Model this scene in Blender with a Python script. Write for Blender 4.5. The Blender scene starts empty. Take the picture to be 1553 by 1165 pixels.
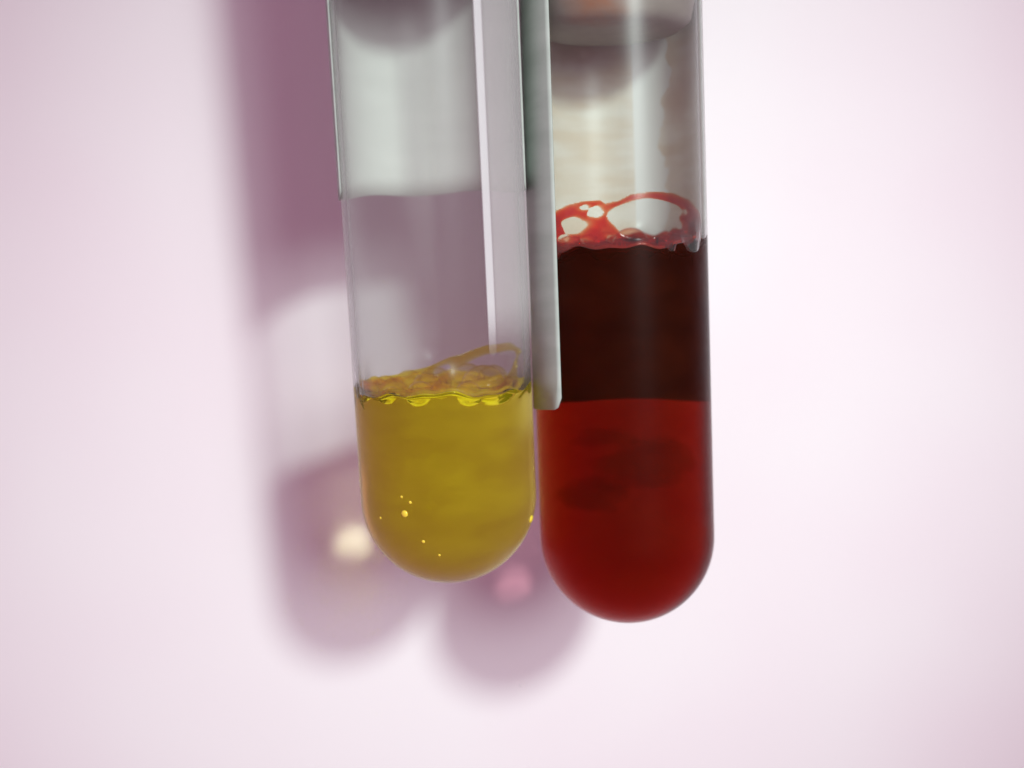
import bpy, bmesh, math, random
from mathutils import Vector, Matrix
random.seed(7)
S = bpy.context.scene
C = S.collection
S.unit_settings.system = 'METRIC'
S.unit_settings.scale_length = 0.01            # one unit is one centimetre
R_ = math.radians

# ------------------------------------------------------------------ camera, light, exposure
PITCH = 17.0                                   # the camera looks down on tubes and backdrop by this much
G = Matrix.Rotation(R_(-PITCH), 4, 'X')        # picture frame (x right, y away, z up) -> world

cam_d = bpy.data.cameras.new('camera')
cam = bpy.data.objects.new('camera', cam_d); C.objects.link(cam)
CAM_D = 9.0
cam.matrix_world = G @ Matrix.Translation((0, -CAM_D, 0)) @ Matrix.Rotation(R_(90), 4, 'X')
PXCM = 204.0                                   # photograph pixels per centimetre at the tubes
cam_d.sensor_width = 36.0
cam_d.lens = 36.0 * CAM_D / (1553 / PXCM)
cam_d.clip_start = 0.05; cam_d.clip_end = 500
cam_d.dof.use_dof = True
cam_d.dof.focus_distance = 8.4
cam_d.dof.aperture_fstop = 0.2
cam_d.dof.aperture_blades = 0
S.camera = cam

W = bpy.data.worlds.new('World'); S.world = W; W.use_nodes = True
bg = W.node_tree.nodes['Background']
bg.inputs['Color'].default_value = (1.0, 0.50, 0.75, 1)
bg.inputs['Strength'].default_value = 0.33

def lamp(name, kind, direction, dist, target, power, colour, **kw):
    d = bpy.data.lights.new(name, kind); d.energy = power; d.color = colour
    for k, v in kw.items(): setattr(d, k, v)
    o = bpy.data.objects.new(name, d); C.objects.link(o)
    t = Vector(target); p = t + Vector(direction).normalized() * dist
    q = (t - p).to_track_quat('-Z', 'Y')
    o.matrix_world = G @ Matrix.LocRotScale(p, q, None)
    return o
key = lamp('key_lamp', 'SPOT', (0.40, -1, 0.41), 34, (-0.1, 2.1, -0.8), 28500, (0.86, 1.0, 0.93),
           spot_size=R_(27), spot_blend=1.0, shadow_soft_size=2.0)
fill = lamp('fill_lamp', 'SPOT', (0.44, -1, 0.20), 40, (-0.2, 2.1, -0.9), 31000, (0.93, 1.0, 1.0),
            spot_size=R_(27), spot_blend=1.0, shadow_soft_size=7.0)  # added soft lamp, lightens the key lamp's shadows on the backdrop
key.data.cycles.is_caustics_light = True
fill.data.cycles.is_caustics_light = True

S.view_settings.view_transform = 'Standard'
S.view_settings.look = 'None'
S.view_settings.exposure = 0.08
S.view_settings.gamma = 1.0
S.view_settings.use_curve_mapping = False
cy = S.cycles
cy.max_bounces = 24; cy.transmission_bounces = 24; cy.transparent_max_bounces = 32
cy.diffuse_bounces = 4; cy.glossy_bounces = 10
cy.caustics_refractive = True; cy.caustics_reflective = False
cy.sample_clamp_indirect = 0.0
cy.use_guiding = True
cy.use_surface_guiding = True; cy.use_volume_guiding = False
cy.use_adaptive_sampling = False
cy.use_denoising = True
S.render.film_transparent = False

# ------------------------------------------------------------------ helpers
def nodes(name):
    m = bpy.data.materials.new(name); m.use_nodes = True
    nt = m.node_tree; nt.nodes.clear()
    out = nt.nodes.new('ShaderNodeOutputMaterial')
    def N(kind, **kw):
        n = nt.nodes.new(kind)
        for k, v in kw.items():
            if k in n.inputs: n.inputs[k].default_value = v
            else: setattr(n, k, v)
        return n
    def L(a, ao, b, bi): nt.links.new(a.outputs[ao], b.inputs[bi])
    return m, nt, out, N, L

def mesh_obj(name, verts, faces, mat, parent=None, smooth=True, mw=None):
    me = bpy.data.meshes.new(name)
    me.from_pydata([tuple(v) for v in verts], [], faces)
    me.validate()
    me.materials.append(mat)
    if smooth: me.polygons.foreach_set('use_smooth', [True] * len(me.polygons))
    me.update()
    o = bpy.data.objects.new(name, me); C.objects.link(o)
    if parent is not None: o.parent = parent
    if mw is not None: o.matrix_world = mw
    return o

def tag(o, label=None, cat=None, group=None, kind=None):
    if label: o['label'] = label
    if cat: o['category'] = cat
    if group: o['group'] = group
    if kind: o['kind'] = kind
    return o

def caustic(o, caster=False, receiver=False):
    o.cycles.is_caustics_caster = caster
    o.cycles.is_caustics_receiver = receiver

# ------------------------------------------------------------------ materials
def mat_backdrop():
    m, nt, out, N, L = nodes('backdrop_paper')
    tc = N('ShaderNodeTexCoord')
    n1 = N('ShaderNodeTexNoise', Scale=0.28, Detail=2.0)
    L(tc, 'Object', n1, 'Vector')
    cr = N('ShaderNodeValToRGB')
    cr.color_ramp.elements[0].position = 0.35; cr.color_ramp.elements[0].color = (0.90, 0.84, 0.875, 1)
    cr.color_ramp.elements[1].position = 0.62; cr.color_ramp.elements[1].color = (0.92, 0.90, 0.913, 1)
    L(n1, 'Fac', cr, 'Fac')
    n2 = N('ShaderNodeTexNoise', Scale=14.0, Detail=4.0)
    L(tc, 'Object', n2, 'Vector')
    b = N('ShaderNodeBump', Strength=0.05, Distance=0.02); L(n2, 'Fac', b, 'Height')
    p = N('ShaderNodeBsdfPrincipled', Roughness=0.85); p.inputs['Specular IOR Level'].default_value = 0.15
    L(cr, 'Color', p, 'Base Color'); L(b, 'Normal', p, 'Normal')
    L(p, 'BSDF', out, 'Surface')
    return m

def mat_glass():
    """Clear wall: light passes straight through, Fresnel gloss on both faces, a trace of cloudiness inside the wall itself."""
    m, nt, out, N, L = nodes('tube_glass')
    f = N('ShaderNodeFresnel', IOR=1.28)
    ge = N('ShaderNodeNewGeometry'); io = N('ShaderNodeMapRange'); io.inputs['To Min'].default_value = 1.28; io.inputs['To Max'].default_value = 0.78125
    L(ge, 'Backfacing', io, 'Value'); L(io, 'Result', f, 'IOR')      # same index seen from either side of the thin wall
    t = N('ShaderNodeBsdfTransparent', Color=(0.978, 0.99, 0.982, 1)); g = N('ShaderNodeBsdfGlossy', Roughness=0.30)
    mx = N('ShaderNodeMixShader')
    L(f, 'Fac', mx, 0); L(t, 'BSDF', mx, 1); L(g, 'BSDF', mx, 2)
    L(mx, 'Shader', out, 'Surface')
    v = N('ShaderNodeVolumeScatter', Color=(0.97, 1.0, 0.97, 1), Density=1.9)
    L(v, 'Volume', out, 'Volume')
    return m

N_GLASS, N_LIQ = 1.32, 1.23
def mat_bottom(name, film, amount):  # film: colour of the added coat that brightens the liquid
    """Clear glass with a diffuse coat added to brighten the liquid inside."""
    m, nt, out, N, L = nodes(name)
    rf = N('ShaderNodeBsdfRefraction', IOR=N_GLASS, Roughness=0.0, Color=(0.99, 0.995, 0.99, 1))
    gl = N('ShaderNodeBsdfGlossy', Roughness=0.32)
    f = N('ShaderNodeFresnel', IOR=1.16); mx = N('ShaderNodeMixShader')
    L(f, 'Fac', mx, 0); L(rf, 'BSDF', mx, 1); L(gl, 'BSDF', mx, 2)
    tc = N('ShaderNodeTexCoord'); mp = N('ShaderNodeMapping'); mp.inputs['Scale'].default_value = (1.0, 1.0, 2.2); L(tc, 'Object', mp, 'Vector')
    n1 = N('ShaderNodeTexNoise', Scale=2.4, Detail=5.0); L(mp, 'Vector', n1, 'Vector')
    mr = N('ShaderNodeMapRange'); mr.inputs['From Min'].default_value = .25; mr.inputs['From Max'].default_value = .75
    mr.inputs['To Min'].default_value = amount * .55; mr.inputs['To Max'].default_value = amount * 1.45; L(n1, 'Fac', mr, 'Value')
    d = N('ShaderNodeBsdfDiffuse', Color=(*film, 1)); m2 = N('ShaderNodeMixShader')  # added coat that catches lamp light and lifts the liquid's brightness
    L(mr, 'Result', m2, 0); L(mx, 'Shader', m2, 1); L(d, 'BSDF', m2, 2)
    L(m2, 'Shader', out, 'Surface')
    return m

def mat_liquid(name, absorb, density, tint):
    m, nt, out, N, L = nodes(name)
    at = N('ShaderNodeAttribute', attribute_name='free_top')          # 1 on the free surface (against air), 0 against the glass
    io = N('ShaderNodeMapRange'); io.inputs['To Min'].default_value = N_LIQ / N_GLASS; io.inputs['To Max'].default_value = N_LIQ
    L(at, 'Fac', io, 'Value')
    g = N('ShaderNodeBsdfGlass', Roughness=0.0, Color=(*tint, 1))
    L(io, 'Result', g, 'IOR')
    L(g, 'BSDF', out, 'Surface')
    v = N('ShaderNodeVolumeAbsorption', Color=(*absorb, 1), Density=density)
    L(v, 'Volume', out, 'Volume')
    return m

def mat_film(name, absorb, density):
    m, nt, out, N, L = nodes(name)
    f = N('ShaderNodeFresnel', IOR=1.14)
    ge = N('ShaderNodeNewGeometry'); io = N('ShaderNodeMapRange'); io.inputs['To Min'].default_value = 1.14; io.inputs['To Max'].default_value = 0.87719
    L(ge, 'Backfacing', io, 'Value'); L(io, 'Result', f, 'IOR')      # same index seen from either side of the thin wall
    t = N('ShaderNodeBsdfTransparent'); g = N('ShaderNodeBsdfGlossy', Roughness=0.02)
    mx = N('ShaderNodeMixShader')
    L(f, 'Fac', mx, 0); L(t, 'BSDF', mx, 1); L(g, 'BSDF', mx, 2)
    L(mx, 'Shader', out, 'Surface')
    v = N('ShaderNodeVolumeAbsorption', Color=(*absorb, 1), Density=density)
    L(v, 'Volume', out, 'Volume')
    return m

def mat_paper(name, base, stain, spot=None, refl_streak=None, thin=0.0):
    m, nt, out, N, L = nodes(name)
    tc = N('ShaderNodeTexCoord')
    mp = N('ShaderNodeMapping'); mp.inputs['Scale'].default_value = (1, 1, 4.0)
    L(tc, 'Object', mp, 'Vector')
    n1 = N('ShaderNodeTexNoise', Scale=1.6, Detail=4.0); L(mp, 'Vector', n1, 'Vector')
    cr = N('ShaderNodeValToRGB')
    cr.color_ramp.elements[0].position = 0.38; cr.color_ramp.elements[0].color = (*stain, 1)
    cr.color_ramp.elements[1].position = 0.62; cr.color_ramp.elements[1].color = (*base, 1)
    L(n1, 'Fac', cr, 'Fac')
    col = cr
    colout = 'Color'
    if spot:
        for (c, r, rgb, amt) in spot:
            d = N('ShaderNodeVectorMath', operation='DISTANCE'); d.inputs[1].default_value = c
            n3 = N('ShaderNodeTexNoise', Scale=3.5, Detail=3.0); L(tc, 'Object', n3, 'Vector')
            ad = N('ShaderNodeMath', operation='MULTIPLY_ADD'); ad.inputs[1].default_value = 1.1 * r; ad.inputs[2].default_value = -0.5 * r
            L(n3, 'Fac', ad, 0)
            L(tc, 'Object', d, 0)
            sm = N('ShaderNodeMath', operation='ADD'); L(d, 'Value', sm, 0); L(ad, 'Value', sm, 1)
            mr = N('ShaderNodeMapRange', interpolation_type='SMOOTHSTEP')
            mr.inputs['From Min'].default_value = r; mr.inputs['From Max'].default_value = 0.15 * r
            mr.inputs['To Min'].default_value = 0; mr.inputs['To Max'].default_value = amt
            L(sm, 'Value', mr, 'Value')
            mx = N('ShaderNodeMixRGB'); mx.inputs[2].default_value = (*rgb, 1)
            L(mr, 'Result', mx, 0); L(col, colout, mx, 1)
            col = mx; colout = 'Color'
    if refl_streak:                                     # a reflection painted white, straight on one side and ragged on the other
        x0, x1 = refl_streak
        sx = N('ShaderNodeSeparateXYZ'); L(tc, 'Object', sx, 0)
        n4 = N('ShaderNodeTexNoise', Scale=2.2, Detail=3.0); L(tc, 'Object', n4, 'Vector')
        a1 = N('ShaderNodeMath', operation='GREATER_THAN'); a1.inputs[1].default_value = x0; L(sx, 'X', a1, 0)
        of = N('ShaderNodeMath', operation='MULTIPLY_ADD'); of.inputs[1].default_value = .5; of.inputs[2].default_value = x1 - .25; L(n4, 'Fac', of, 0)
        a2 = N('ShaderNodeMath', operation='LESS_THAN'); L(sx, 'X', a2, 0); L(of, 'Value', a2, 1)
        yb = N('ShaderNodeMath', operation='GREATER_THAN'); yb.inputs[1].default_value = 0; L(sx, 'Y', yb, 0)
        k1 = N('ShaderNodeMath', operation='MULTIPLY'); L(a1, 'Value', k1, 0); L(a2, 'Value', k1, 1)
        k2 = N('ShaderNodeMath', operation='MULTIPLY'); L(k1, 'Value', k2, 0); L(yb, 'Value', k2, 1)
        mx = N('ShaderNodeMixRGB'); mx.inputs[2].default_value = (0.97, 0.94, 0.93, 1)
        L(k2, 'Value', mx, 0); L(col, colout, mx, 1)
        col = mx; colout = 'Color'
    p = N('ShaderNodeBsdfPrincipled', Roughness=0.7); p.inputs['Specular IOR Level'].default_value = 0.25
    L(col, colout, p, 'Base Color')
    tl = N('ShaderNodeBsdfTranslucent'); L(col, colout, tl, 'Color')
    mt = N('ShaderNodeMixShader', Fac=thin); L(p, 'BSDF', mt, 1); L(tl, 'BSDF', mt, 2)
    L(mt, 'Shader', out, 'Surface')
    return m

def mat_rubber(name, rgb, spot=None):
    m, nt, out, N, L = nodes(name)
    tc = N('ShaderNodeTexCoord')
    n1 = N('ShaderNodeTexNoise', Scale=9.0, Detail=3.0); L(tc, 'Object', n1, 'Vector')
    cr = N('ShaderNodeValToRGB')
    cr.color_ramp.elements[0].color = (*[c * 0.8 for c in rgb], 1); cr.color_ramp.elements[1].color = (*[c * 1.15 for c in rgb], 1)
    L(n1, 'Fac', cr, 'Fac')
    p = N('ShaderNodeBsdfPrincipled', Roughness=0.6)
    L(cr, 'Color', p, 'Base Color')
    if spot:
        c, r, srgb = spot
        n3 = N('ShaderNodeTexNoise', Scale=4.0, Detail=4.0); L(tc, 'Object', n3, 'Vector')
        d = N('ShaderNodeVectorMath', operation='DISTANCE'); d.inputs[1].default_value = c; L(tc, 'Object', d, 0)
        ad = N('ShaderNodeMath', operation='MULTIPLY_ADD'); ad.inputs[1].default_value = .9 * r; L(n3, 'Fac', ad, 0); L(d, 'Value', ad, 2)
        mr = N('ShaderNodeMapRange', interpolation_type='SMOOTHSTEP')
        mr.inputs['From Min'].default_value = 1.35 * r; mr.inputs['From Max'].default_value = .4 * r
        L(ad, 'Value', mr, 'Value')
        mx = N('ShaderNodeMixRGB'); mx.inputs[2].default_value = (*srgb, 1)
        L(mr, 'Result', mx, 0); L(cr, 'Color', mx, 1); L(mx, 'Color', p, 'Base Color')
    L(p, 'BSDF', out, 'Surface')
    return m

# ------------------------------------------------------------------ the setting
WALL_Y = 2.1
M_wall = mat_backdrop()
hw = 40
wall = mesh_obj('backdrop', [(-hw, 0, -hw), (hw, 0, -hw), (hw, 0, hw), (-hw, 0, hw),
                             (-hw, .3, -hw), (hw, .3, -hw), (hw, .3, hw), (-hw, .3, hw)],
                [(0, 1, 2, 3), (5, 4, 7, 6), (4, 5, 1, 0), (3, 2, 6, 7), (1, 5, 6, 2), (4, 0, 3, 7)], M_wall, smooth=False,
                mw=G @ Matrix.Translation((0, WALL_Y, -1.0)) @ Matrix.Rotation(R_(7), 4, 'X'))
tag(wall, 'plain pale pink backdrop behind the tubes', kind='structure')
caustic(wall, receiver=True)

# ------------------------------------------------------------------ tubes
RO, RI, RW = 0.65, 0.61, 0.54           # outer radius, bore above the liquid, bore of the thick lower end
SEG = 160

def revolve(profile, seg=SEG, close_bottom=True):
    """profile: list of (r, z); r == 0 only at ends. Returns verts, faces (outward for upward profiles)."""
    verts, faces, rows = [], [], []
    for r, z in profile:
        if r < 1e-9:
            rows.append([len(verts)]); verts.append((0, 0, z))
        else:
            rows.append(list(range(len(verts), len(verts) + seg)))
            for k in range(seg):
                a = 2 * math.pi * k / seg
                verts.append((r * math.cos(a), r * math.sin(a), z))
    for a, b in zip(rows[:-1], rows[1:]):
        for k in range(seg):
            k2 = (k + 1) % seg
            if len(a) == 1: faces.append((a[0], b[k2], b[k]))
            elif len(b) == 1: faces.append((a[k], a[k2], b[0]))
            else: faces.append((a[k], a[k2], b[k2], b[k]))
    return verts, faces

def frame_of(bottom, top):
    b, t = Vector(bottom), Vector(top)
    z = (t - b).normalized()
    x = Vector((1, 0, 0)); x = (x - z * x.dot(z)).normalized()
    y = z.cross(x)
    m = Matrix((x, y, z)).transposed().to_4x4(); m.translation = b
    return G @ m

def surface_top(h, tx, ty, dents, men=.05, menw=.05, r0=RI):
    """Height of the free liquid surface at (x, y): tilted, climbing the glass at its rim, dented by bubbles (x, y, dz, r)."""
    def top(x, y):
        r = math.hypot(x, y)
        an = math.atan2(y, x)
        z = h + tx * x + ty * y + men * math.exp(-(r0 - r) / menw) + (r / r0) ** 3 * (.016 * math.sin(4 * an + 1 + h) + .012 * math.sin(9 * an + 2) + .008 * math.sin(17 * an))
        if True:
            for (bx, by, dz, br) in dents:
                d = math.hypot(x - bx, y - by)
                if d < br * .999:
                    zz = h + tx * bx + ty * by + dz - .8 * math.sqrt(br * br - d * d)
                    if zz < z: z = zz
        return z
    return top

def tube_glass(parent, ztop, top, bottom_mat):
    """The wall above the liquid, and the round-ended lower wall that touches the liquid."""
    def ring(V, r, zf):
        row = list(range(len(V), len(V) + SEG))
        for k in range(SEG):
            a = 2 * math.pi * k / SEG; x, y = math.cos(a), math.sin(a)
            V.append((r * x, r * y, zf(RI * x, RI * y)))
        return row
    def skin(rows):
        F = []
        for a, b in zip(rows[:-1], rows[1:]):
            for k in range(SEG):
                k2 = (k + 1) % SEG
                if len(a) == 1: F.append((a[0], b[k2], b[k]))
                else: F.append((a[k], a[k2], b[k2], b[k]))
        return F
    V, rows = [], []
    n = 20
    for k in range(n + 1): rows.append(ring(V, RO, lambda x, y: top(x, y) + (ztop - top(x, y)) * k / n))
    rows.append(ring(V, RO - .03, lambda x, y: ztop + .03)); rows.append(ring(V, RI + .03, lambda x, y: ztop + .03))
    for k in range(n, -1, -1): rows.append(ring(V, RI, lambda x, y: top(x, y) + (ztop - top(x, y)) * k / n))
    rows.append(rows[0])
    mesh_obj('upper_wall', V, skin(rows), M_glass, parent)
    V, rows = [(0, 0, -RO)], [[0]]
    m = 26
    for i in range(1, m + 1):
        a = -math.pi / 2 + math.pi / 2 * i / m
        rows.append(ring(V, RO * math.cos(a), lambda x, y: RO * math.sin(a)))
    for k in range(1, 13): rows.append(ring(V, RO, lambda x, y: top(x, y) * k / 12))
    o = mesh_obj('round_bottom', V, skin(rows), bottom_mat, parent)
    caustic(o, caster=True)

def label_sheet(name, mat, mat_out, parent, a0, a1, zb, zt, r_in=RO + .006, th=.012, corner=.12, slope=0.0):
    """A paper label on the outside of the tube from angle a0 to a1 (degrees, 90 = the far side, 270 = the near side)."""
    na, nz = max(8, int((a1 - a0) / 3)), 24
    V, F = [], []
    arc = R_(a1 - a0) * r_in
    for side in (0, 1):
        r = r_in + th * side
        for i in range(na + 1):
            u = i / na; a = R_(a0 + (a1 - a0) * u)
            d = min(u, 1 - u) * arc
            lift = corner - math.sqrt(max(0, corner ** 2 - (corner - d) ** 2)) if d < corner else 0
            for j in range(nz + 1):
                z = zb + lift + (1 - j / nz) * (slope * math.cos(a) + .012 * math.sin(5 * a + zb)) + (zt - zb - lift) * j / nz
                V.append((r * math.cos(a), r * math.sin(a), z))
    st = nz + 1; off = (na + 1) * st
    for i in range(na):
        for j in range(nz):
            p = i * st + j
            F.append((p, p + 1, p + st + 1, p + st))
            q = p + off
            F.append((q, q + st, q + st + 1, q + 1))
    for i in range(na):
        p = i * st; F.append((p, p + st, p + st + off, p + off))
        p = i * st + nz; F.append((p, p + off, p + st + off, p + st))
    for j in range(nz):
        p = j; F.append((p, p + off, p + off + 1, p + 1))
        p = na * st + j; F.append((p, p + 1, p + off + 1, p + off))
    o = mesh_obj(name, V, F, mat, parent)
    o.data.materials.append(mat_out)
    for p in o.data.polygons:                      # slot 1: the printed outer face, slot 0: the gummed inner face
        c = p.center; h = math.hypot(c[0], c[1])
        if h > r_in + th * .25: p.material_index = 1
    return o

def stopper(parent, zb, ztop, mat):
    v, f = revolve([(0, zb), (RI * .55, zb), (RI * .8, zb + .02), (RI * .93, zb + .08), (RI - .006, zb + .25), (RI - .006, ztop + .05),
                    (RO + .06, ztop + .05), (RO + .09, ztop + .09), (RO + .09, ztop + .9), (RO + .03, ztop + .98), (0, ztop + .98)], 64)
    o = mesh_obj('stopper', v, f, mat, parent)
    return o

def liquid(name, mat, mw, top):
    """Fills the bore up to its free surface; near the rim it widens with the bore."""
    V, F, rows, flag = [(0, 0, -RW)], [], [[0]], []
    def ring(rf, zf):
        rows.append(list(range(len(V), len(V) + SEG)))
        for k in range(SEG):
            a = 2 * math.pi * k / SEG; c, q = math.cos(a), math.sin(a)
            V.append((rf * c, rf * q, zf(c, q, rf)))
    n = 18
    for i in range(1, n + 1):
        a = -math.pi / 2 + math.pi / 2 * i / n
        ring(RW * math.cos(a), lambda c, q, r: RW * math.sin(a))
    for k in range(1, 11): ring(RW, lambda c, q, r: (top(RI * c, RI * q) - .09) * k / 10)
    ring(RW + .35 * (RI - RW), lambda c, q, r: top(RI * c, RI * q) - .06)
    ring(RW + .75 * (RI - RW), lambda c, q, r: top(RI * c, RI * q) - .03)
    ring(RI, lambda c, q, r: top(RI * c, RI * q))
    side_rows = len(rows)
    nr = 48
    for k in range(1, nr): ring(RI * (1 - k / nr), lambda c, q, r: top(r * c, r * q))
    rows.append([len(V)]); V.append((0, 0, top(0, 0)))
    for q, (a, b) in enumerate(zip(rows[:-1], rows[1:])):
        for k in range(SEG):
            k2 = (k + 1) % SEG
            if len(a) == 1: F.append((a[0], b[k2], b[k]))
            elif len(b) == 1: F.append((a[k], a[k2], b[0]))
            else: F.append((a[k], a[k2], b[k2], b[k]))
            flag.append(1.0 if q >= side_rows - 1 else 0.0)
    o = mesh_obj(name, V, F, mat, None, mw=mw)
    at = o.data.attributes.new('free_top', 'FLOAT', 'FACE')
    at.data.foreach_set('value', flag)
    caustic(o, caster=True)
    return o

def wall_froth(parent, mat, top, outline, holes, tmax):
    """Froth that clings to the near inside of the bore: a wet film with open cells, thin at its edges.
    x is measured across the tube, z along it; holes are (x, z, half width, half height, tilt in degrees)."""
    def up(x):
        for (x0, z0), (x1, z1) in zip(outline[:-1], outline[1:]):
            if x0 <= x <= x1:
                t = (x - x0) / (x1 - x0); t = t * t * (3 - 2 * t) * .5 + t * .5
                return z0 + (z1 - z0) * t
        return outline[0][1] if x < outline[0][0] else outline[-1][1]
    def dist(x, z):
        d = up(x) - z
        for k, (hx, hz, a, b, rot) in enumerate(holes):
            c, q = math.cos(R_(rot)), math.sin(R_(rot))
            u, v = ((x - hx) * c + (z - hz) * q) / a, (-(x - hx) * q + (z - hz) * c) / b
            rr = math.hypot(u, v); an = math.atan2(v, u)
            rr /= 1 + .06 * math.sin(3 * an + k * 1.7) + .04 * math.sin(5 * an + k)
            d = min(d, (rr - 1) * min(a, b))
        return d
    na, nz = 190, 70
    z0 = min(top(RI * math.sin(R_(t)), -RI * math.cos(R_(t))) for t in range(-84, 85, 4)) + .0
    z1 = max(o[1] for o in outline) + .01
    V, F, idx, keep = [], [], {}, set()
    th = lambda i: R_(-83 + 166 * i / na)
    zz = lambda j: z0 + (z1 - z0) * j / nz
    for i in range(na):
        for j in range(nz):
            t, z = th(i + .5), zz(j + .5)
            if dist(RI * math.sin(t), z) > 0 and z > top(RI * math.sin(t), -RI * math.cos(t)) - .004: keep.add((i, j))
    def vert(i, j, q):
        k = (i, j, q)
        if k not in idx:
            t, z = th(i), zz(j); x = RI * math.sin(t)
            w = tmax * min(1, max(0, dist(x, z)) / .035) ** .6 * (.75 + .25 * math.sin(31 * x + 3) * math.sin(37 * z))
            r = RI - .003 - (.004 + w if q else 0)
            idx[k] = len(V); V.append((r * math.sin(t), -r * math.cos(t), z))
        return idx[k]
    for (i, j) in keep:
        q = [(i, j), (i + 1, j), (i + 1, j + 1), (i, j + 1)]
        F.append(tuple(vert(*p, 0) for p in q)); F.append(tuple(vert(*p, 1) for p in reversed(q)))
        for e, (di, dj) in enumerate(((0, -1), (1, 0), (0, 1), (-1, 0))):
            if (i + di, j + dj) not in keep:
                a, b = q[e], q[(e + 1) % 4]
                F.append((vert(*a, 1), vert(*b, 1), vert(*b, 0), vert(*a, 0)))
    return mesh_obj('clinging_froth', V, F, mat, parent)

def bubble(parent, mat, c, r, th, cut, flat=.95):
    """A hollow film: the part of a sphere of radius r about c that stands above height c.z + cut."""
    seg, n = 40, 16
    a0 = math.asin(max(-1, min(1, cut / r)))
    prof = []
    if a0 <= -math.pi / 2 + .05: a0 = -math.pi / 2
    for i in range(n + 1):
        a = a0 + (math.pi / 2 - a0) * i / n
        prof.append((r * math.cos(a) if (i < n and (i or a0 > -1.55)) else 0, r * math.sin(a)))
    inner = [(max(0, p[0] * (r - th) / r), p[1] * (r - th) / r) for p in prof]
    v1, f1 = revolve(prof, seg); v2, f2 = revolve(inner, seg)
    k = len(v1)
    V = v1 + v2; F = f1 + [tuple(reversed([i + k for i in f])) for f in f2]
    if prof[0][0] > 0:
        for i in range(seg):
            j = (i + 1) % seg
            F.append((i, k + i, k + j, j))
    V = [(x + c[0], y + c[1], z * flat + c[2]) for x, y, z in V]
    # keep the film inside the bore
    W2 = []
    lim = RI - .006
    for x, y, z in V:
        q = math.hypot(x, y)
        if q > lim: x, y = x * lim / q, y * lim / q
        W2.append((x, y, z))
    return mesh_obj('bubble', W2, F, mat, parent)

def mat_foam(name, rgb):
    """Wet foam between the bubbles: coloured liquid full of tiny air cells, so it lets light through and scatters it."""
    m, nt, out, N, L = nodes(name)
    d = N('ShaderNodeBsdfDiffuse', Color=(*rgb, 1)); tl = N('ShaderNodeBsdfTranslucent', Color=(*rgb, 1))
    t = N('ShaderNodeBsdfTransparent', Color=(*[.3 + .7 * c for c in rgb], 1)); g = N('ShaderNodeBsdfGlossy', Roughness=0.12)
    a = N('ShaderNodeMixShader', Fac=0.55); b = N('ShaderNodeMixShader', Fac=0.5); c = N('ShaderNodeMixShader', Fac=0.02)
    L(d, 'BSDF', a, 1); L(tl, 'BSDF', a, 2); L(a, 'Shader', b, 1); L(t, 'BSDF', b, 2); L(b, 'Shader', c, 1); L(g, 'BSDF', c, 2)
    L(c, 'Shader', out, 'Surface')
    return m

def foam(parent, mat, plain, cells, seed, cover=.75):
    """A thin wet layer on the free surface, open where the larger bubbles stand."""
    rnd = random.Random(seed); ph = [rnd.uniform(0, 6.28) for _ in range(6)]
    n = 110; st = 2 * RI / n; V, F, idx = [], [], {}
    def dist(x, y):
        d = RI - .006 - math.hypot(x, y)
        for (bx, by, dz, br) in cells: d = min(d, math.hypot(x - bx, y - by) - br * .93)
        return d
    def patchy(x, y):
        return math.sin(7 * x + ph[0]) * math.sin(8 * y + ph[1]) + .6 * math.sin(15 * x + 9 * y + ph[2]) + .4 * math.sin(21 * y - 13 * x + ph[3])
    keep = set()
    for i in range(n):
        for j in range(n):
            x, y = -RI + (i + .5) * st, -RI + (j + .5) * st
            if 0 < dist(x, y) < .05 + .02 * patchy(x, y): keep.add((i, j))
    def vert(i, j, s):
        k = (i, j, s)
        if k not in idx:
            x, y = -RI + i * st, -RI + j * st
            r = math.hypot(x, y)
            if r > RI - .006: x, y = x * (RI - .006) / r, y * (RI - .006) / r
            d = max(0, dist(x, y)); th = .012 + .05 * min(1, d / .05) ** .5 * (.7 + .3 * math.sin(23 * x + ph[4]) * math.sin(19 * y + ph[5]))
            idx[k] = len(V); V.append((x, y, plain(x, y) + (.006 + th if s else .004)))
        return idx[k]
    for (i, j) in keep:
        q = [(i, j), (i + 1, j), (i + 1, j + 1), (i, j + 1)]
        F.append(tuple(vert(*p, 1) for p in q)); F.append(tuple(vert(*p, 0) for p in reversed(q)))
        for e, (di, dj) in enumerate(((0, -1), (1, 0), (0, 1), (-1, 0))):
            if (i + di, j + dj) not in keep:
                a, b = q[e], q[(e + 1) % 4]
                F.append((vert(*a, 0), vert(*b, 0), vert(*b, 1), vert(*a, 1)))
    return mesh_obj('foam', V, F, mat, parent)

def mat_wet_film(name, absorb, density):
    m, nt, out, N, L = nodes(name)
    t = N('ShaderNodeBsdfTransparent'); g = N('ShaderNodeBsdfGlossy', Roughness=0.1); mx = N('ShaderNodeMixShader', Fac=0.03)
    L(t, 'BSDF', mx, 1); L(g, 'BSDF', mx, 2); L(mx, 'Shader', out, 'Surface')
    v = N('ShaderNodeVolumeAbsorption', Color=(*absorb, 1), Density=density); L(v, 'Volume', out, 'Volume')
    return m
M_yfw = mat_wet_film('yellow_wet_film', (0.985, 0.915, 0.03), 48.0); M_rfw = mat_wet_film('red_wet_film', (0.96, 0.40, 0.05), 78.0)
M_yfo = mat_foam('yellow_foam', (0.95, 0.76, 0.02)); M_rfo = mat_foam('red_foam', (0.75, 0.05, 0.004))
M_glass = mat_glass(); M_bottom_y = mat_bottom('yellow_brightened_glass', (0.92, 0.82, 0.02), .12); M_bottom_r = mat_bottom('red_brightened_glass', (0.36, 0.06, 0.015), .05)
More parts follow.
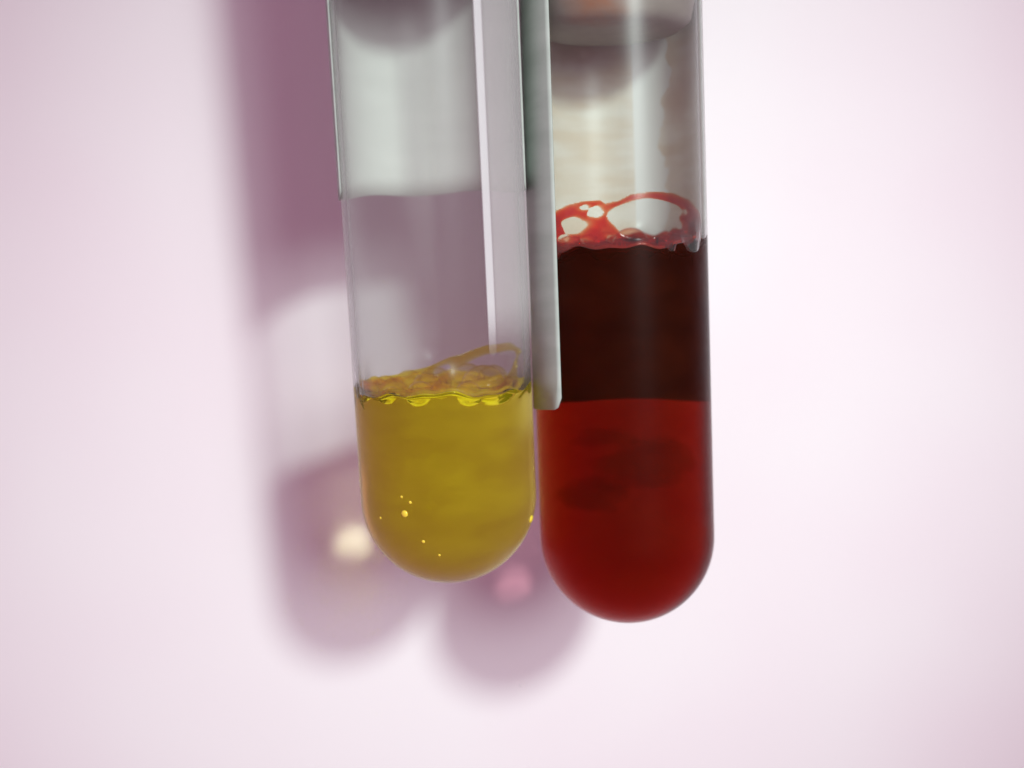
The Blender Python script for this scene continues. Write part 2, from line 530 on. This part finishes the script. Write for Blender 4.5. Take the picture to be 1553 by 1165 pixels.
M_yl = mat_liquid('yellow_liquid', (0.92, 0.95, 0.0), 2.3, (1.0, 0.94, 0.80))
M_rl = mat_liquid('red_liquid', (0.82, 0.22, 0.08), 7.2, (0.66, 0.42, 0.47))
M_yf = mat_film('yellow_film', (0.97, 0.86, 0.10), 40.0)
M_rf = mat_film('red_film', (0.96, 0.35, 0.02), 48.0)
M_py = mat_paper('pale_label_paper', (0.95, 0.91, 0.90), (0.91, 0.87, 0.86))
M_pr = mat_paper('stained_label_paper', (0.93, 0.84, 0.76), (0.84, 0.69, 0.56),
                 [((-0.2, 0.6, 3.9), .42, (0.42, 0.13, 0.03), .8), ((.5, .35, 3.3), .3, (0.6, 0.3, 0.2), .5)], refl_streak=(.2, .44))
M_po = mat_paper('grey_label_back', (0.50, 0.55, 0.51), (0.43, 0.48, 0.44))
M_pf = mat_paper('flap_paper', (0.93, 0.93, 0.92), (0.9, 0.91, 0.9), thin=.55)
M_pe = mat_paper('white_edge_paper', (0.9, 0.91, 0.92), (0.86, 0.87, 0.88))
def mat_reflection():
    m, nt, out, N, L = nodes('pale_reflection')
    tc = N('ShaderNodeTexCoord'); n1 = N('ShaderNodeTexNoise', Scale=1.5, Detail=3.0); L(tc, 'Object', n1, 'Vector')
    cr = N('ShaderNodeMapRange'); cr.inputs['To Min'].default_value = .13; cr.inputs['To Max'].default_value = .21; L(n1, 'Fac', cr, 'Value')
    sz = N('ShaderNodeSeparateXYZ'); L(tc, 'Object', sz, 0)           # the painted reflection fades out towards its lower end
    fd = N('ShaderNodeMapRange', interpolation_type='SMOOTHSTEP'); fd.inputs['From Min'].default_value = 1.02; fd.inputs['From Max'].default_value = 1.5
    L(sz, 'Z', fd, 'Value')
    fm = N('ShaderNodeMath', operation='MULTIPLY'); L(fd, 'Result', fm, 0)
    L(cr, 'Result', fm, 1)
    d = N('ShaderNodeBsdfDiffuse', Color=(.9, .91, .9, 1)); t = N('ShaderNodeBsdfTransparent'); mx = N('ShaderNodeMixShader')
    L(fm, 'Value', mx, 0); L(t, 'BSDF', mx, 1); L(d, 'BSDF', mx, 2); L(mx, 'Shader', out, 'Surface')
    return m
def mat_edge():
    m, nt, out, N, L = nodes('white_reflection_edge')
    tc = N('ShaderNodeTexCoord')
    sz = N('ShaderNodeSeparateXYZ'); L(tc, 'Object', sz, 0)           # the painted streak fades out with the band beside it
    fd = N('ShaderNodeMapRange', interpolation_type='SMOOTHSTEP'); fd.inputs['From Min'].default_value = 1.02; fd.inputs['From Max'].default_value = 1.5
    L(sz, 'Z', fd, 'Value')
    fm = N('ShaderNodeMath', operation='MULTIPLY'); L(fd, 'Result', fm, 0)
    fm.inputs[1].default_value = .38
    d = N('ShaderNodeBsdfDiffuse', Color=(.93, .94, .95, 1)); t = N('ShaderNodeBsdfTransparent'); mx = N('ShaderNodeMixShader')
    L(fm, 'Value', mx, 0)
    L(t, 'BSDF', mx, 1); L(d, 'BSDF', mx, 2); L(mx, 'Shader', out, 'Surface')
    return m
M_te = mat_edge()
M_reflection = mat_reflection()
M_st = mat_rubber('grey_rubber', (0.22, 0.25, 0.21))
M_sr = mat_rubber('brown_grey_rubber', (0.30, 0.265, 0.23), ((-.14, -.56, 3.86), .36, (0.42, 0.12, 0.02)))

def empty(name, mw):
    o = bpy.data.objects.new(name, None); C.objects.link(o); o.empty_display_size = .3
    o.matrix_world = mw
    return o

ZT = 5.8
# yellow tube
FY = frame_of((-0.47, 0.0, -0.82), (-0.622, -0.6, 2.66))
ty_ = empty('test_tube', FY)
tag(ty_, 'clear glass test tube holding yellow liquid, left of the red one', 'test tube', 'round-bottomed test tubes in front of the backdrop')
label_sheet('label', M_py, M_po, ty_, -8, 200, 2.2, ZT - .1, corner=.05)
label_sheet('reflection_band', M_reflection, M_reflection, ty_, 309, 356, 1.10, ZT - .1, corner=.05)  # reflection in the tube wall, imitated by a pale see-through sheet
label_sheet('reflection_edge', M_te, M_te, ty_, 303.5, 308.7, 1.10, ZT - .1, corner=.03)  # brighter streak of that reflection, painted as a narrow white sheet
stopper(ty_, 3.75, ZT, M_st)
YH, YTX, YTY = 0.78, -0.02, -0.05
ydents = [(-.14, -.33, .02, .10), (-.12, .04, .03, .11), (-.36, -.08, .02, .10), (-.44, .18, .02, .09), (-.08, .36, .03, .12), (-.50, -.22, .02, .07), (.0, -.18, .02, .08), (.16, .3, .04, .14), (.36, .3, .04, .12), (-.28, .34, .03, .1), (.2, -.4, .02, .1), (.3, -.05, .03, .17), (-.34, -.36, .02, .07)]
ytop = surface_top(YH, YTX, YTY, ydents)
tube_glass(ty_, ZT, ytop, M_bottom_y)
ly = liquid('yellow_liquid', M_yl, FY, ytop)
wall_froth(ly, M_yfw, ytop, [(-.61, .90), (-.58, .925), (-.38, .985), (-.095, 1.05), (.132, 1.125), (.356, 1.175), (.513, 1.165), (.58, 1.10), (.61, .97)],
           [(.33, .985, .235, .12, 14), (-.138, .953, .085, .042, 10), (-.107, .86, .055, .03, 0), (.585, .95, .028, .12, 0), (.04, 1.03, .06, .03, 20), (-.33, .90, .07, .03, 8), (-.47, .87, .04, .025, 0), (.1, .86, .05, .03, 10)], .1)
foam(ly, M_yfo, surface_top(YH, YTX, YTY, []), ydents, 3)
tag(ly, 'clear amber-yellow liquid with bubbles on top in the left tube', 'liquid')
for (x, y, dz, r) in ydents:
    bubble(ly, M_yf, (x, y, YH + YTX * x + YTY * y + dz), r, .006, -dz - .01)

# red tube
FR = frame_of((0.863, 0.1, -1.135), (0.72, -0.23, 2.78))
tr_ = empty('test_tube', FR)
tag(tr_, 'clear glass test tube nearly full of dark red liquid, at right', 'test tube', 'round-bottomed test tubes in front of the backdrop')
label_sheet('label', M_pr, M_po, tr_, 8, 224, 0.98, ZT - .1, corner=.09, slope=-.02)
stopper(tr_, 3.68, ZT, M_sr)
RH, RTX, RTY = 2.13, 0.05, 0.08
rdents = [(-.36, -.12, .03, .12), (-.20, .20, .03, .1), (.40, -.34, .02, .11), (-.42, -.36, .02, .07), (-.14, -.38, .02, .09), (-.44, .18, .03, .09), (-.06, .42, .03, .1), (.14, -.46, .01, .07), (.28, -.48, .01, .06), (.46, .22, .02, .09), (-.28, .42, .03, .09), (.1, .1, .02, .14)]
rtop = surface_top(RH, RTX, RTY, rdents)
tube_glass(tr_, ZT, rtop, M_bottom_r)
lr = liquid('red_liquid', M_rl, FR, rtop)
wall_froth(lr, M_rfw, rtop, [(-.61, 2.38), (-.497, 2.40), (-.458, 2.42), (-.38, 2.449), (-.28, 2.464), (-.18, 2.466), (-.135, 2.44), (-.058, 2.451), (.056, 2.496), (.196, 2.511), (.34, 2.502), (.47, 2.46), (.56, 2.392), (.61, 2.33)],
           [(.15, 2.33, .262, .135, 2), (-.36, 2.30, .088, .058, 0), (-.207, 2.385, .055, .038, 0), (-.43, 2.215, .045, .03, 0), (.40, 2.29, .045, .035, 30), (.515, 2.19, .04, .075, 0), (-.28, 2.42, .03, .018, 0), (.46, 2.37, .03, .02, 0), (-.1, 2.2, .03, .02, 0), (-.3, 2.19, .025, .018, 0)], .1)
foam(lr, M_rfo, surface_top(RH, RTX, RTY, []), rdents, 5)
tag(lr, 'dark blood-red liquid with orange-rimmed bubbles in the right tube', 'liquid')
for (x, y, dz, r) in rdents:
    bubble(lr, M_rf, (x, y, RH + RTX * x + RTY * y + dz), r, .006, -dz - .01)

# glints of small bubbles, painted as golden beads on the lower glass
def blob(name, parent, mat, c, r, seg=20, rings=12, lump=0.0, seed=0):
    rnd = random.Random(seed); ph = [rnd.uniform(0, 6.28) for _ in range(5)]
    v, f = revolve([(math.cos(-math.pi / 2 + math.pi * i / rings) if 0 < i < rings else 0, math.sin(-math.pi / 2 + math.pi * i / rings)) for i in range(rings + 1)], seg)
    W2 = []
    for x, y, z in v:
        k = 1 + lump * (math.sin(3 * x + ph[0]) * math.sin(4 * z + ph[1]) + .6 * math.sin(6 * x + 5 * y + ph[2]) * math.sin(7 * z + ph[3]))
        W2.append((c[0] + x * r[0] * k, c[1] + y * r[1] * k, c[2] + z * r[2] * k))
    return mesh_obj(name, W2, f, mat, parent)

def mat_speck(rgb):
    m, nt, out, N, L = nodes('painted_glint')
    p = N('ShaderNodeBsdfPrincipled', Roughness=0.3); p.inputs['Base Color'].default_value = (*rgb, 1)
    L(p, 'BSDF', out, 'Surface')
    return m
M_sp = mat_speck((0.95, 0.72, 0.06))
def speck(parent, x, z, r):
    """A bubble glint, painted as a golden bead on the outside of the glass."""
    q = math.sqrt(RO * RO - min(0, z) ** 2); n = Vector((x, -math.sqrt(max(.0004, q * q - x * x)), min(0, z))).normalized()
    c = n * (RO + .002) + Vector((0, 0, max(0, z)))
    o = blob('bubble_glint', parent, M_sp, (0, 0, 0), (r, r, r * .45), 14, 8)
    o.data.transform(Matrix.Translation(c) @ n.to_track_quat('Z', 'Y').to_matrix().to_4x4())
for x, z, r in ((-.275, .03, .026), (-.29, .15, .010), (-.23, .115, .012), (.60, -.16, .03), (-.155, -.17, .013), (-.05, -.28, .010), (-.46, -.03, .010)):
    speck(ty_, x, z, r)

def mat_clot():
    m, nt, out, N, L = nodes('settled_clot')
    t = N('ShaderNodeBsdfTransparent'); L(t, 'BSDF', out, 'Surface')
    v = N('ShaderNodeVolumeAbsorption', Color=(.25, .1, .1, 1), Density=1.3); L(v, 'Volume', out, 'Volume')
    return m
M_cl = mat_clot()
for c, r, sd in (((.12, -.1, .58), (.30, .28, .17), 1), ((-.2, .0, .34), (.22, .3, .13), 2), ((-.1, .1, .75), (.2, .2, .08), 4)):
    blob('clot', lr, M_cl, c, r, 32, 18, .22, sd)
